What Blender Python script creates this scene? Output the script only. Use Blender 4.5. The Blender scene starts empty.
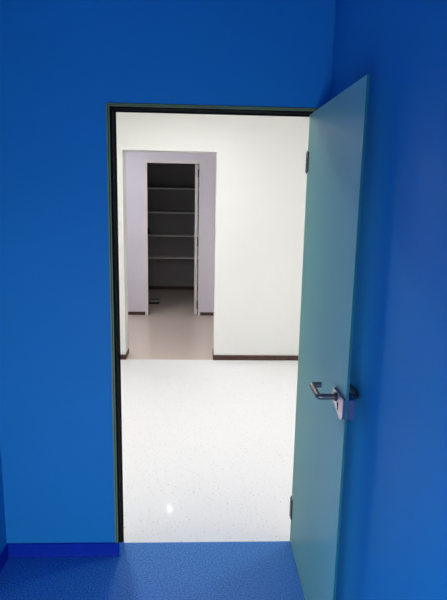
import bpy, bmesh, math
from mathutils import Vector, Matrix

scene = bpy.context.scene
col = scene.collection

# ---------------------------------------------------------------- materials
def new_mat(name):
    m = bpy.data.materials.new(name); m.use_nodes = True
    nt = m.node_tree
    return m, nt, nt.nodes['Principled BSDF']

def paint(name, rgb, rough=0.6, spec=0.3, mottle=0.0, mscale=3.0, bump=0.0, bscale=180.0, metal=0.0):
    m, nt, b = new_mat(name)
    b.inputs['Base Color'].default_value = (*rgb, 1)
    b.inputs['Roughness'].default_value = rough
    b.inputs['Specular IOR Level'].default_value = spec
    b.inputs['Metallic'].default_value = metal
    tc = nt.nodes.new('ShaderNodeTexCoord')
    if mottle > 0:
        n = nt.nodes.new('ShaderNodeTexNoise'); n.inputs['Scale'].default_value = mscale
        n.inputs['Detail'].default_value = 4
        nt.links.new(tc.outputs['Object'], n.inputs['Vector'])
        r = nt.nodes.new('ShaderNodeValToRGB')
        r.color_ramp.elements[0].position = 0.3; r.color_ramp.elements[1].position = 0.7
        r.color_ramp.elements[0].color = (*[c * (1 - mottle) for c in rgb], 1)
        r.color_ramp.elements[1].color = (*[min(1, c * (1 + mottle)) for c in rgb], 1)
        nt.links.new(n.outputs['Fac'], r.inputs['Fac'])
        nt.links.new(r.outputs['Color'], b.inputs['Base Color'])
    if bump > 0:
        n2 = nt.nodes.new('ShaderNodeTexNoise'); n2.inputs['Scale'].default_value = bscale
        nt.links.new(tc.outputs['Object'], n2.inputs['Vector'])
        bp = nt.nodes.new('ShaderNodeBump'); bp.inputs['Strength'].default_value = bump
        bp.inputs['Distance'].default_value = 0.002
        nt.links.new(n2.outputs['Fac'], bp.inputs['Height'])
        nt.links.new(bp.outputs['Normal'], b.inputs['Normal'])
    return m

def speckled(name, base, speck, scale, lo, hi, rough, spec, speck2=None, bump=0.0):
    """sheet flooring: a base colour with chips of one or two other colours"""
    m, nt, b = new_mat(name)
    b.inputs['Roughness'].default_value = rough
    b.inputs['Specular IOR Level'].default_value = spec
    tc = nt.nodes.new('ShaderNodeTexCoord')
    n = nt.nodes.new('ShaderNodeTexNoise'); n.inputs['Scale'].default_value = scale
    n.inputs['Detail'].default_value = 2
    nt.links.new(tc.outputs['Object'], n.inputs['Vector'])
    r = nt.nodes.new('ShaderNodeValToRGB')
    r.color_ramp.elements[0].position = lo; r.color_ramp.elements[1].position = hi
    r.color_ramp.elements[0].color = (*speck, 1); r.color_ramp.elements[1].color = (*base, 1)
    if speck2:
        e = r.color_ramp.elements.new(min(0.98, hi + 0.12)); e.color = (*base, 1)
        e = r.color_ramp.elements.new(min(0.99, hi + 0.2)); e.color = (*speck2, 1)
    nt.links.new(n.outputs['Fac'], r.inputs['Fac'])
    nt.links.new(r.outputs['Color'], b.inputs['Base Color'])
    return m

BLUE = (0.009, 0.22, 0.545)
M_blue = paint('blue_wall_paint', BLUE, rough=0.6, spec=0.17, mottle=0.03, mscale=1.5, bump=0.08, bscale=220)
M_bluebase = paint('blue_skirting_vinyl', (0.002, 0.03, 0.38), rough=0.5, spec=0.12, mottle=0.04, mscale=30)
M_bluefloor = speckled('blue_speckled_vinyl', (0.035, 0.225, 0.60), (0.015, 0.11, 0.42), 140, 0.40, 0.52, 0.5, 0.3, (0.13, 0.36, 0.72))
M_white = paint('cream_wall_paint', (0.80, 0.80, 0.77), rough=0.6, spec=0.2, mottle=0.015, mscale=2)
M_lilac = paint('lilac_white_wall_paint', (0.76, 0.735, 0.79), rough=0.6, spec=0.2, mottle=0.015, mscale=3)
M_ceil = paint('ceiling_paint', (0.85, 0.84, 0.82), rough=0.8, spec=0.1, mottle=0.02, mscale=4)
M_blueceil = paint('blue_room_ceiling_paint', (0.30, 0.45, 0.80), rough=0.8, spec=0.1, mottle=0.02, mscale=4)
M_whitefloor = speckled('pale_terrazzo_vinyl', (0.87, 0.87, 0.88), (0.50, 0.48, 0.47), 90, 0.30, 0.345, 0.08, 0.04)
M_hallfloor = speckled('beige_vinyl', (0.70, 0.60, 0.52), (0.58, 0.48, 0.41), 60, 0.30, 0.38, 0.18, 0.45)
M_brown = paint('brown_skirting', (0.075, 0.040, 0.030), rough=0.5, spec=0.3, mottle=0.15, mscale=25)
M_olive = paint('olive_frame_paint', (0.20, 0.29, 0.13), rough=0.5, spec=0.3, mottle=0.05, mscale=20)
M_black = paint('black_rubber_gasket', (0.006, 0.007, 0.009), rough=0.9, spec=0.04, mottle=0.1, mscale=40)
M_frame_w = paint('white_frame_paint', (0.80, 0.75, 0.74), rough=0.4, spec=0.4, mottle=0.01, mscale=10)
M_leaf_w = paint('grey_white_door_paint', (0.62, 0.60, 0.58), rough=0.4, spec=0.4, mottle=0.02, mscale=10)
M_closet = paint('closet_wall_shaded', (0.26, 0.25, 0.25), rough=0.7, spec=0.2, mottle=0.02, mscale=3)  # white walls coloured dark grey, the closet's shade put into the paint
M_shelf = paint('white_shelf_laminate', (0.75, 0.75, 0.74), rough=0.4, spec=0.4, mottle=0.02, mscale=6)
M_steel = paint('brushed_steel', (0.18, 0.17, 0.175), rough=0.42, metal=1.0, mottle=0.08, mscale=60)
M_alu = paint('satin_aluminium', (0.72, 0.62, 0.62), rough=0.42, metal=0.75, mottle=0.04, mscale=60)
M_dark_metal = paint('dark_hinge_metal', (0.05, 0.055, 0.07), rough=0.4, metal=0.7, mottle=0.1, mscale=50)
M_blue_refl = paint('lock_metal_blue_reflection', (0.05, 0.085, 0.22), rough=0.5, metal=0.3, mottle=0.08, mscale=50)  # blue of the room's reflection put into the metal colour
M_hole = paint('keyhole_black', (0.004, 0.004, 0.004), rough=0.8, spec=0.1, mottle=0.05, mscale=50)
M_traygrey = paint('grey_plastic', (0.22, 0.23, 0.24), rough=0.5, spec=0.3, mottle=0.05, mscale=20)
M_lamp_body = paint('lamp_housing', (0.8, 0.8, 0.8), rough=0.4, spec=0.4, mottle=0.02, mscale=8)

def glass_mat(name, rgb, trans, wt, rough=0.35):
    """acid-etched tinted glass: the etched skin scatters light back and lets a soft share through"""
    m, nt, b = new_mat(name)
    b.inputs['Roughness'].default_value = rough
    b.inputs['Specular IOR Level'].default_value = 0.35
    tc = nt.nodes.new('ShaderNodeTexCoord')
    n = nt.nodes.new('ShaderNodeTexNoise'); n.inputs['Scale'].default_value = 2.0
    nt.links.new(tc.outputs['Object'], n.inputs['Vector'])
    r = nt.nodes.new('ShaderNodeValToRGB')
    r.color_ramp.elements[0].color = (*[c * 0.97 for c in rgb], 1)
    r.color_ramp.elements[1].color = (*[min(1, c * 1.03) for c in rgb], 1)
    nt.links.new(n.outputs['Fac'], r.inputs['Fac'])
    nt.links.new(r.outputs['Color'], b.inputs['Base Color'])
    t = nt.nodes.new('ShaderNodeBsdfTranslucent'); t.inputs['Color'].default_value = (*trans, 1)
    mx = nt.nodes.new('ShaderNodeMixShader'); mx.inputs['Fac'].default_value = wt
    nt.links.new(b.outputs['BSDF'], mx.inputs[1]); nt.links.new(t.outputs['BSDF'], mx.inputs[2])
    nt.links.new(mx.outputs['Shader'], nt.nodes['Material Output'].inputs['Surface'])
    return m
M_glass = glass_mat('etched_teal_glass', (0.42, 0.82, 0.70), (0.78, 0.96, 0.92), 0.64)
M_glass_edge = glass_mat('polished_glass_edge', (0.02, 0.26, 0.33), (0.1, 0.6, 0.65), 0.4, 0.2)

def emitter(name, rgb, strength):
    m, nt, b = new_mat(name)
    b.inputs['Base Color'].default_value = (0.8, 0.8, 0.8, 1)
    b.inputs['Emission Color'].default_value = (*rgb, 1)
    b.inputs['Emission Strength'].default_value = strength
    return m
M_tube = emitter('corridor_diffuser_glow', (1.0, 0.985, 0.98), 288.0)
M_hall_fill = emitter('hall_fill_glow', (0.97, 0.99, 1.06), 33.0)
M_spot = emitter('hall_downlight_glow', (0.98, 1.0, 1.02), 185.0)
M_fill = emitter('rear_fill_glow', (0.96, 0.99, 1.0), 18.5)  # added fill glow for the blue room, not a known window

# ---------------------------------------------------------------- mesh helpers
def box(bm, x0, x1, y0, y1, z0, z1, bevel=0.0, seg=2):
    vs = [bm.verts.new(p) for p in ((x0,y0,z0),(x1,y0,z0),(x1,y1,z0),(x0,y1,z0),(x0,y0,z1),(x1,y0,z1),(x1,y1,z1),(x0,y1,z1))]
    fs = [bm.faces.new([vs[i] for i in f]) for f in ((3,2,1,0),(4,5,6,7),(0,1,5,4),(1,2,6,5),(2,3,7,6),(3,0,4,7))]
    if bevel > 0:
        es = list({e for f in fs for e in f.edges})
        bmesh.ops.bevel(bm, geom=es, offset=bevel, segments=seg, affect='EDGES', profile=0.5)

def tube(bm, pts, r, n=14, cap=True):
    """round bar swept along a polyline"""
    pts = [Vector(p) for p in pts]; rings = []
    prev_u = None
    for i, p in enumerate(pts):
        t = (pts[min(i+1, len(pts)-1)] - pts[max(i-1, 0)]).normalized()
        if prev_u is None:
            a = Vector((0, 0, 1)) if abs(t.z) < 0.9 else Vector((1, 0, 0))
            u = (a - t * a.dot(t)).normalized()
        else:
            u = (prev_u - t * prev_u.dot(t)).normalized()
        v = t.cross(u); prev_u = u
        rings.append([bm.verts.new(p + r * (math.cos(2*math.pi*k/n) * u + math.sin(2*math.pi*k/n) * v)) for k in range(n)])
    for a, b in zip(rings, rings[1:]):
        for k in range(n):
            bm.faces.new((a[k], a[(k+1) % n], b[(k+1) % n], b[k]))
    if cap:
        bm.faces.new(rings[0][::-1]); bm.faces.new(rings[-1])

def fillet(pts, rad, n=6):
    """round the inner corners of a polyline"""
    P = [Vector(p) for p in pts]; out = [P[0]]
    for a, b, c in zip(P, P[1:], P[2:]):
        d1 = (a - b).normalized(); d2 = (c - b).normalized()
        s = b + d1 * rad; e = b + d2 * rad
        for k in range(n + 1):
            t = k / n
            out.append((1-t)**2 * s + 2*t*(1-t) * b + t*t * e)
    out.append(P[-1])
    return out

def prism_x(bm, yz, x0, x1, bevel=0.0):
    """outline in the Y-Z plane extruded along X"""
    a = [bm.verts.new((x0, y, z)) for y, z in yz]; b = [bm.verts.new((x1, y, z)) for y, z in yz]
    n = len(yz)
    fs = [bm.faces.new(a), bm.faces.new(b[::-1])]
    for k in range(n):
        fs.append(bm.faces.new((a[k], b[k], b[(k+1) % n], a[(k+1) % n])))
    if bevel > 0:
        es = list(fs[0].edges) + list(fs[1].edges)
        bmesh.ops.bevel(bm, geom=es, offset=bevel, segments=2, affect='EDGES')

def round_poly(pts, rad, n=5):
    out = []; N = len(pts)
    for i in range(N):
        a, b, c = Vector(pts[i-1]), Vector(pts[i]), Vector(pts[(i+1) % N])
        s = b + (a-b).normalized() * rad; e = b + (c-b).normalized() * rad
        for k in range(n + 1):
            t = k / n; q = (1-t)**2 * s + 2*t*(1-t) * b + t*t * e
            out.append((q.x, q.y))
    return out

def obj(name, bm, mats, parent=None, smooth=False):
    bmesh.ops.recalc_face_normals(bm, faces=bm.faces[:])
    off = Vector((0, 0, 0)); q = parent
    while q is not None: off += q.location; q = q.parent
    bmesh.ops.translate(bm, vec=-off, verts=bm.verts[:])
    me = bpy.data.meshes.new(name); bm.to_mesh(me); bm.free()
    if not isinstance(mats, (list, tuple)): mats = [mats]
    for m in mats: me.materials.append(m)
    o = bpy.data.objects.new(name, me); col.objects.link(o)
    if smooth:
        for p in me.polygons: p.use_smooth = True
        me.set_sharp_from_angle(angle=math.radians(40))
    if parent is not None:
        o.parent = parent
    return o

def boxes(name, lst, mat, parent=None, bevel=0.0):
    bm = bmesh.new()
    for b in lst: box(bm, *b, bevel=bevel)
    return obj(name, bm, mat, parent)

def struct(o): o['kind'] = 'structure'; return o
def thing(name, label, cat, loc, group=None):
    o = bpy.data.objects.new(name, None); col.objects.link(o); o.location = loc
    o.empty_display_size = 0.1
    o['label'] = label; o['category'] = cat
    if group: o['group'] = group
    return o
def tag(o, label, cat, group=None):
    o['label'] = label; o['category'] = cat
    if group: o['group'] = group
    return o
def copy_tree(o, parent=None):
    c = o.copy(); col.objects.link(c)
    if parent is not None: c.parent = parent
    for ch in list(o.children): copy_tree(ch, c)
    return c

# ---------------------------------------------------------------- dimensions (metres)
W, D, H = 0.849, 0.096, 2.050            # doorway: clear width, wall depth, clear height
XL, XR = -0.5286, 0.903                  # side walls of the blue room at the door wall
YB = -2.75                                # back wall of the blue room
CB, CC, CH = 2.62, 2.50, 2.50            # ceilings: blue room, corridor, hall
CX0, CX1 = -2.4, 3.4                     # corridor ends
YA, YH = 3.1246, 3.365                  # wall with the passage
PX0, PX1, PH = -0.385, 0.525, 2.0978     # passage opening
YC, YC2 = 5.2274, 5.33                   # closet wall
HX0, HX1 = -1.5, 1.7                     # hall ends
KX0, KX1, KH = -0.347, 0.352, 2.085      # closet doorway
SX0, SX1, YD = -0.95, 0.80, 7.29         # closet room

# ---------------------------------------------------------------- the setting
# floors
struct(boxes('floor', [(XL-0.1, XR+0.1, YB-0.1, D-0.006, -0.08, 0)], M_bluefloor))
struct(boxes('floor_corridor', [(CX0-0.1, CX1+0.1, D-0.006, YA, -0.08, 0)], M_whitefloor))
struct(boxes('floor_hall', [(HX0-0.1, HX1+0.1, YA, YD+0.1, -0.08, 0)], M_hallfloor))

# wall with the doorway: blue on the room side, cream on the corridor side
o = struct(boxes('wall_front', [(CX0-0.1, -0.014, 0, D, 0, CB), (W+0.014, CX1+0.1, 0, D, 0, CB), (-0.014, W+0.014, 0, D, H+0.014, CB)], [M_blue, M_white]))
for p in o.data.polygons:
    p.material_index = 1 if p.normal.y > 0.5 else 0
struct(boxes('wall_left', [(XL-0.1, XL, YB, 0, 0, CB)], M_blue))
struct(boxes('wall_right', [(XR, XR+0.1, YB, 0, 0, CB)], M_blue))
WX0, WX1, WZ0, WZ1 = -0.52, 0.50, 0.05, 0.69    # glowing panel added low behind the camera to light the blue room
struct(boxes('wall_rear', [(XL-0.1, WX0, YB-0.1, YB, 0, CB), (WX1, XR+0.1, YB-0.1, YB, 0, CB), (WX0, WX1, YB-0.1, YB, 0, WZ0), (WX0, WX1, YB-0.1, YB, WZ1, CB)], M_blue))
wn = struct(boxes('fill_panel', [(WX0, WX0+0.05, YB-0.08, YB-0.03, WZ0, WZ1), (WX1-0.05, WX1, YB-0.08, YB-0.03, WZ0, WZ1), (WX0+0.05, WX1-0.05, YB-0.08, YB-0.03, WZ0, WZ0+0.05), (WX0+0.05, WX1-0.05, YB-0.08, YB-0.03, WZ1-0.05, WZ1)], M_frame_w))  # frame of the added fill panel
boxes('fill_glow', [(WX0+0.05, WX1-0.05, YB-0.065, YB-0.05, WZ0+0.05, WZ1-0.05)], M_fill, wn)
struct(boxes('ceiling', [(XL-0.1, XR+0.1, YB-0.1, 0, CB, CB+0.08)], M_blueceil))

# corridor
struct(boxes('wall_corridor_left', [(CX0-0.1, CX0, D, YA, 0, CC)], M_white))
struct(boxes('wall_corridor_right', [(CX1, CX1+0.1, D, YA, 0, CC)], M_white))
struct(boxes('ceiling_corridor', [(CX0-0.1, CX1+0.1, D, YA, CC, CC+0.08)], M_ceil))
struct(boxes('wall_passage', [(CX0-0.1, PX0, YA, YH, 0, CH), (PX1, CX1+0.1, YA, YH, 0, CH), (PX0, PX1, YA, YH, PH, CH)], M_white))
# hall behind the passage
FR = 0.040
struct(boxes('wall_hall', [(HX0-0.1, KX0-0.012, YC, YC2, 0, CH), (KX1+0.012, HX1+0.1, YC, YC2, 0, CH), (KX0-0.012, KX1+0.012, YC, YC2, KH+0.012, CH)], M_lilac))
struct(boxes('wall_hall_left', [(HX0-0.1, HX0, YH, YC, 0, CH)], M_lilac))
struct(boxes('wall_hall_right', [(HX1, HX1+0.1, YH, YC, 0, CH)], M_lilac))
struct(boxes('ceiling_hall', [(HX0-0.1, HX1+0.1, YH, YC2, CH, CH+0.08)], M_ceil))
# closet
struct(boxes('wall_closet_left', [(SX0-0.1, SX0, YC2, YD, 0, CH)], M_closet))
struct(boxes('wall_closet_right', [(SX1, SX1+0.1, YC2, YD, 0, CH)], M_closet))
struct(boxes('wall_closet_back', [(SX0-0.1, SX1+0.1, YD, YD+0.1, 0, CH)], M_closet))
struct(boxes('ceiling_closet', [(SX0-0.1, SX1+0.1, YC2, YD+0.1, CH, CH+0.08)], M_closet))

# skirtings: blue vinyl upturn in the blue room, brown boards beyond
BH, BT = 0.066, 0.010
def coved(bm, x0, x1):                       # along the door wall
    yz = [(0, 0), (-0.014, 0), (-0.0115, 0.003), (-0.0105, 0.008), (-BT, 0.015), (-BT, BH-0.003), (-BT+0.003, BH), (0, BH)]
    prism_x(bm, yz, x0, x1)
bm = bmesh.new(); coved(bm, XL, -0.001); struct(obj('baseboard_front', bm, M_bluebase))
bm = bmesh.new()                            # the upturn runs out into the reveal
yz = [(0.001, 0.0), (D-0.006, 0.0), (D-0.006, 0.006), (0.001, BH-0.004)]
prism_x(bm, yz, -0.001, 0.009); struct(obj('baseboard_reveal', bm, M_bluefloor))
struct(boxes('baseboard_left', [(XL, XL+BT, YB, -0.014, 0, BH)], M_bluebase))
struct(boxes('baseboard_right', [(XR-BT, XR, YB, -0.014, 0, BH)], M_bluebase))
bh, bt = 0.052, 0.010
struct(boxes('baseboard_passage_left', [(CX0, PX0+0.006, YA-bt, YA, 0, bh), (PX0, PX0+0.006, YA, YH, 0, bh)], M_brown))
struct(boxes('baseboard_passage_right', [(PX1-0.006, CX1, YA-bt, YA, 0, bh), (PX1-0.006, PX1, YA, YH, 0, bh)], M_brown))
struct(boxes('baseboard_hall_left', [(HX0, KX0-FR, YC-bt, YC, 0, 0.044)], M_brown))
struct(boxes('baseboard_hall_right', [(KX1+FR-0.008, HX1, YC-bt, YC, 0, 0.044)], M_brown))
struct(boxes('baseboard_closet', [(SX0, SX1, YD-bt, YD, 0, 0.06)], M_brown))

# doorway frame of the blue room (olive steel, black rubber inside)
fr = boxes('door_1', [(-0.0135, 0.0, 0.001, D, 0, H+0.0135), (W, W+0.0135, 0.001, D, 0, H+0.0135), (0, W, 0.001, D, H, H+0.0135)], M_olive)
struct(fr); 
def rim(a, b, ta, tb, y):
    """a rim following the three sides of the opening; a..b beside it, ta..tb above it"""
    return [(-b, -a, y, 0.001, BH+0.001, H+tb), (W+a, W+b, y, 0.001, BH+0.001, H+tb), (-a, W+a, y, 0.001, H+ta, H+tb)]
boxes('frame_lip', rim(0.0125, 0.0175, 0.0055, 0.0095, -0.007) + rim(0.0045, 0.0095, 0.0, 0.0035, -0.006), M_olive, fr)
boxes('groove_seal', rim(0.0095, 0.0125, 0.0035, 0.0055, -0.003) + [(-0.0045, 0.004, -0.003, 0.002, BH+0.001, H), (W-0.004, W+0.0045, -0.003, 0.002, BH+0.001, H)], M_black, fr)
boxes('gasket', [(0.0, 0.004, 0.003, D-0.002, 0.0, H), (W-0.004, W, 0.003, D-0.002, 0.0, H), (0.004, W-0.004, 0.003, D-0.002, H-0.005, H),
                 (0.0, 0.008, D-0.016, D-0.002, 0.0, H), (0.004, W-0.004, D-0.016, D-0.002, H-0.011, H)], M_black, fr)

# closet frame
cf = boxes('door_2', [(KX0-FR, KX0, YC-0.012, YC-0.0005, 0, KH+FR), (KX1, KX1+0.028, YC-0.012, YC-0.0005, 0, KH+FR), (KX0, KX1, YC-0.012, YC-0.0005, KH, KH+FR),
                      (KX0-0.0115, KX0, YC-0.0005, YC2, 0, KH+0.0115), (KX1, KX1+0.0115, YC-0.0005, YC2, 0, KH+0.0115), (KX0, KX1, YC-0.0005, YC2, KH, KH+0.0115)], M_frame_w)
struct(cf)
boxes('gasket', [(KX0, KX0+0.006, YC+0.035, YC+0.055, 0, KH), (KX0, KX1, YC+0.035, YC+0.055, KH-0.008, KH)], M_black, cf)
boxes('strike_plate', [(KX0, KX0+0.024, YC+0.012, YC+0.05, 1.13, 1.215)], M_black, cf)

# ---------------------------------------------------------------- frosted glass door, standing open
LX, LY, LEN, TH = 0.834, 0.081, 0.829, 0.008   # hinge edge, leaf length, thickness
gd = thing('glass_door', 'frosted teal glass door standing open into the blue room, lever handles on both faces', 'door', (LX, LY, 0))
gd['kind'] = 'thing'
Z0, Z1 = 0.010, H-0.004
x0, x1 = LX, LX+TH
ye = LY - LEN
bm = bmesh.new(); box(bm, x0, x1, ye+0.0015, LY, Z0, Z1)
gp = obj('glass_panel', bm, M_glass, gd)
bm = bmesh.new(); box(bm, x0, x1, ye, ye+0.0015, Z0, Z1); o = obj('polished_edge', bm, M_glass_edge, gd); o['label'] = 'brighter teal polished long edge of the glass'

def hinge(zc, h):
    bm = bmesh.new()
    box(bm, x0-0.006, x0, LY-0.028, LY-0.002, zc-h/2+0.006, zc+h/2-0.006, bevel=0.0025)
    box(bm, x1, x1+0.006, LY-0.028, LY-0.002, zc-h/2+0.006, zc+h/2-0.006, bevel=0.0025)
    hg = obj('hinge', bm, M_dark_metal, gd, smooth=True)
    px, py = x0+0.002, LY+0.006
    bm = bmesh.new()
    for a, b in ((zc-h/2+0.006, zc-0.0015), (zc+0.0015, zc+h/2-0.006)):
        tube(bm, [(px, py, a), (px, py, b)], 0.0085, n=18)
    obj('hinge_knuckle', bm, M_dark_metal, hg, smooth=True)
    bm = bmesh.new()
    tube(bm, [(px, py, zc-h/2), (px, py, zc+h/2)], 0.0055, n=14)
    obj('hinge_pin', bm, M_dark_metal, hg, smooth=True)
hinge(1.848, 0.098); hinge(0.192, 0.115)

# lock case: a plate on the near face, the deeper case on the far face
CY0, CY1 = ye-0.001, ye+0.128
out = [(CY1, 1.076), (CY0, 1.080), (CY0, 1.016), (CY0+0.030, 1.002), (CY1, 1.032)]
bm = bmesh.new(); prism_x(bm, round_poly(out, 0.006), x0-0.010, x0, bevel=0.0015)
lp = obj('lock_plate', bm, [M_alu, M_blue_refl], gd, smooth=True)
for p in lp.data.polygons: p.material_index = 0 if p.normal.x < -0.6 else 1  # plate sides coloured darker for the dark room they would mirror
bm = bmesh.new()
kx = x0-0.0104; ky, kz = ye+0.060, 1.034
tube(bm, [(kx, ky, kz+0.006), (x0-0.0095, ky, kz+0.006)], 0.0085, n=16)
box(bm, kx, x0-0.0095, ky-0.005, ky+0.005, kz-0.013, kz+0.006)
obj('keyhole', bm, M_hole, lp)
out2 = [(CY1, 1.076), (CY0-0.002, 1.080), (CY0-0.002, 1.010), (CY0+0.030, 1.002), (CY1, 1.032)]
bm = bmesh.new(); prism_x(bm, round_poly(out2, 0.006), x1, x1+0.018, bevel=0.002)
obj('lock_case', bm, M_blue_refl, gd, smooth=True)

HY, HZ = ye+0.076, 1.061
def lever(side, reach):
    xs = x0-0.010 if side < 0 else x1+0.018
    xe = xs + side*reach
    bm = bmesh.new()
    tube(bm, fillet([(xs, HY, HZ), (xe, HY, HZ), (xe, HY+0.113, HZ), (xe-side*(0.034 if side < 0 else 0.028), HY+0.113, HZ)], 0.012), 0.0100, n=16)
    lv = obj('lever_handle', bm, M_steel, gd, smooth=True)
    bm = bmesh.new(); tube(bm, [(xs, HY, HZ), (xs+side*0.008, HY, HZ)], 0.0150, n=20)
    obj('rosette', bm, M_dark_metal, lv, smooth=True)
lever(-1, 0.061); lever(1, 0.0305)

# ---------------------------------------------------------------- closet door, swung into the closet
cd = thing('hinged_door', 'white closet door seen edge-on, swung into the dark closet', 'door', (0.338, YC+0.022, 0))
cd['kind'] = 'thing'
lx0, lx1, ly0, ly1 = 0.297, 0.338, YC+0.012, YC+0.67
boxes('door_panel', [(lx0, lx1, ly0, ly1, 0.008, KH-0.006)], M_leaf_w, cd, bevel=0.0015)
for z, h in ((1.96, 0.11), (1.045, 0.13), (0.15, 0.12)):
    bm = bmesh.new()
    tube(bm, [(0.345, YC+0.004, z-h/2), (0.345, YC+0.004, z+h/2)], 0.0072, n=12)
    box(bm, 0.333, 0.345, YC+0.004, YC+0.012, z-h/2, z+h/2)
    obj('hinge', bm, M_dark_metal, cd, smooth=True)
bm = bmesh.new(); zc = 1.075; yc = ly1-0.07
tube(bm, fillet([(lx0-0.006, yc, zc), (lx0-0.05, yc, zc), (lx0-0.05, yc-0.115, zc-0.004), (lx0-0.03, yc-0.115, zc-0.004)], 0.010), 0.0075, n=12)
ch = obj('lever_handle', bm, M_alu, cd, smooth=True)
bm = bmesh.new(); tube(bm, [(lx0, yc, zc), (lx0-0.007, yc, zc)], 0.024, n=20); obj('rosette', bm, M_steel, ch, smooth=True)
bm = bmesh.new(); tube(bm, [(lx0, yc, zc-0.085), (lx0-0.008, yc, zc-0.085)], 0.013, n=16); obj('key_escutcheon', bm, M_alu, cd, smooth=True)

# ---------------------------------------------------------------- closet shelves
SF = 7.0
names = ['thin white closet shelf above eye level, topmost of the four',
         'thin white closet shelf, second from the top of the four',
         'thin white closet shelf, third from the top, level with the door lever',
         'thin white closet shelf, lowest of the four above the bare floor']
first = None
for z, lab in zip((1.760, 1.360, 0.972, 0.596), names):
    if first is None:
        first = thing('closet_shelf', lab, 'shelf', (0, SF, z), 'white shelves in the dark closet')
        boxes('board', [(SX0, SX1, SF, YD, z-0.012, z+0.012)], M_shelf, first, bevel=0.001)
        boxes('wall_cleat', [(SX0, SX0+0.018, SF+0.03, YD, z-0.045, z-0.012)], M_shelf, first)
        boxes('wall_cleat', [(SX1-0.018, SX1, SF+0.03, YD, z-0.045, z-0.012)], M_shelf, first)
    else:
        s = copy_tree(first); s.location = (0, SF, z); s['label'] = lab

# ---------------------------------------------------------------- low grey box on the closet floor
tb = thing('floor_box', 'low flat grey box on the closet floor beside the left door jamb', 'box', (-0.42, 6.12, 0))
bm = bmesh.new(); box(bm, -0.60, -0.246, 5.99, 6.26, 0.026, 0.046, bevel=0.006); obj('lid', bm, M_traygrey, tb, smooth=True)
bm = bmesh.new(); box(bm, -0.595, -0.252, 5.995, 6.255, 0.0, 0.026); obj('base', bm, M_black, tb)  # black block standing in for the shadow gap under the lid
bm = bmesh.new()
box(bm, -0.60, -0.246, 5.990, 5.998, 0.044, 0.050); box(bm, -0.254, -0.246, 5.998, 6.26, 0.044, 0.050)
box(bm, -0.60, -0.592, 5.998, 6.26, 0.044, 0.050); box(bm, -0.592, -0.254, 6.252, 6.26, 0.044, 0.050)
obj('rim', bm, M_leaf_w, tb)

# ---------------------------------------------------------------- lamps
def panel_lamp(x, y, label, h=0.06):
    t = thing('ceiling_light', label, 'lamp', (x, y, CC), 'corridor ceiling lights')
    bm = bmesh.new(); box(bm, x-h-0.02, x+h+0.02, y-h-0.02, y+h+0.02, CC-0.055, CC, bevel=0.004); obj('housing', bm, M_lamp_body, t)
    bm = bmesh.new(); box(bm, x-h, x+h, y-h, y+h, CC-0.062, CC-0.0545); obj('diffuser', bm, M_tube, t)
panel_lamp(0.10, 2.10, 'square corridor ceiling light nearest the passage to the hall', 0.055)
panel_lamp(-0.25, 0.97, 'square corridor ceiling light just beyond the doorway', 0.065)
panel_lamp(2.05, 0.97, 'square corridor ceiling light far to the right of the doorway')
t = thing('ceiling_light', 'added out-of-view square light on the hall ceiling, left of the closet doorway', 'lamp', (-0.95, 4.15, CH))  # added out of view to brighten the hall walls evenly
bm = bmesh.new(); box(bm, -1.13, -0.77, 3.97, 4.33, CH-0.055, CH, bevel=0.004); obj('housing', bm, M_lamp_body, t)
bm = bmesh.new(); box(bm, -1.11, -0.79, 3.99, 4.31, CH-0.062, CH-0.0545); obj('diffuser', bm, M_hall_fill, t)
t = thing('downlight', 'small round downlight in the hall ceiling before the closet', 'lamp', (0.0, 4.37, CH))
bm = bmesh.new(); tube(bm, [(0, 4.37, CH), (0, 4.37, CH-0.02)], 0.048, n=28); obj('ring', bm, M_lamp_body, t)
bm = bmesh.new(); tube(bm, [(0, 4.37, CH-0.018), (0, 4.37, CH-0.023)], 0.032, n=28); obj('diffuser', bm, M_spot, t)
# ---------------------------------------------------------------- world, camera, view
w = bpy.data.worlds.new('World'); scene.world = w; w.use_nodes = True
w.node_tree.nodes['Background'].inputs['Color'].default_value = (0, 0, 0, 1)
w.node_tree.nodes['Background'].inputs['Strength'].default_value = 0.0

cx, cy, cz, yaw, pitch, roll, f = 0.36872, -2.36266, 1.71212, 0.045207, 0.193441, 0.018857, 548.317
fw = Vector((math.sin(yaw)*math.cos(pitch), math.cos(yaw)*math.cos(pitch), -math.sin(pitch)))
r = Vector((math.cos(yaw), -math.sin(yaw), 0)); u = r.cross(fw)
c, s = math.cos(roll), math.sin(roll)
r2 = c*r + s*u; u2 = -s*r + c*u
cam = bpy.data.cameras.new('camera'); co = bpy.data.objects.new('camera', cam); col.objects.link(co)
Mx = Matrix((r2, u2, -fw)).transposed().to_4x4(); Mx.translation = (cx, cy, cz)
co.matrix_world = Mx
cam.sensor_fit = 'VERTICAL'; cam.sensor_height = 36.0; cam.lens = f * 36.0 / 600.0
cam.clip_start = 0.02; cam.clip_end = 50
scene.camera = co

vs = scene.view_settings
vs.view_transform = 'Standard'; vs.look = 'None'; vs.gamma = 1.0; vs.use_curve_mapping = False
vs.exposure = 0.0
scene.cycles.max_bounces = 16; scene.cycles.diffuse_bounces = 10; scene.cycles.glossy_bounces = 6; scene.cycles.transmission_bounces = 8
scene.cycles.use_denoising = True
scene.cycles.sample_clamp_indirect = 6.0
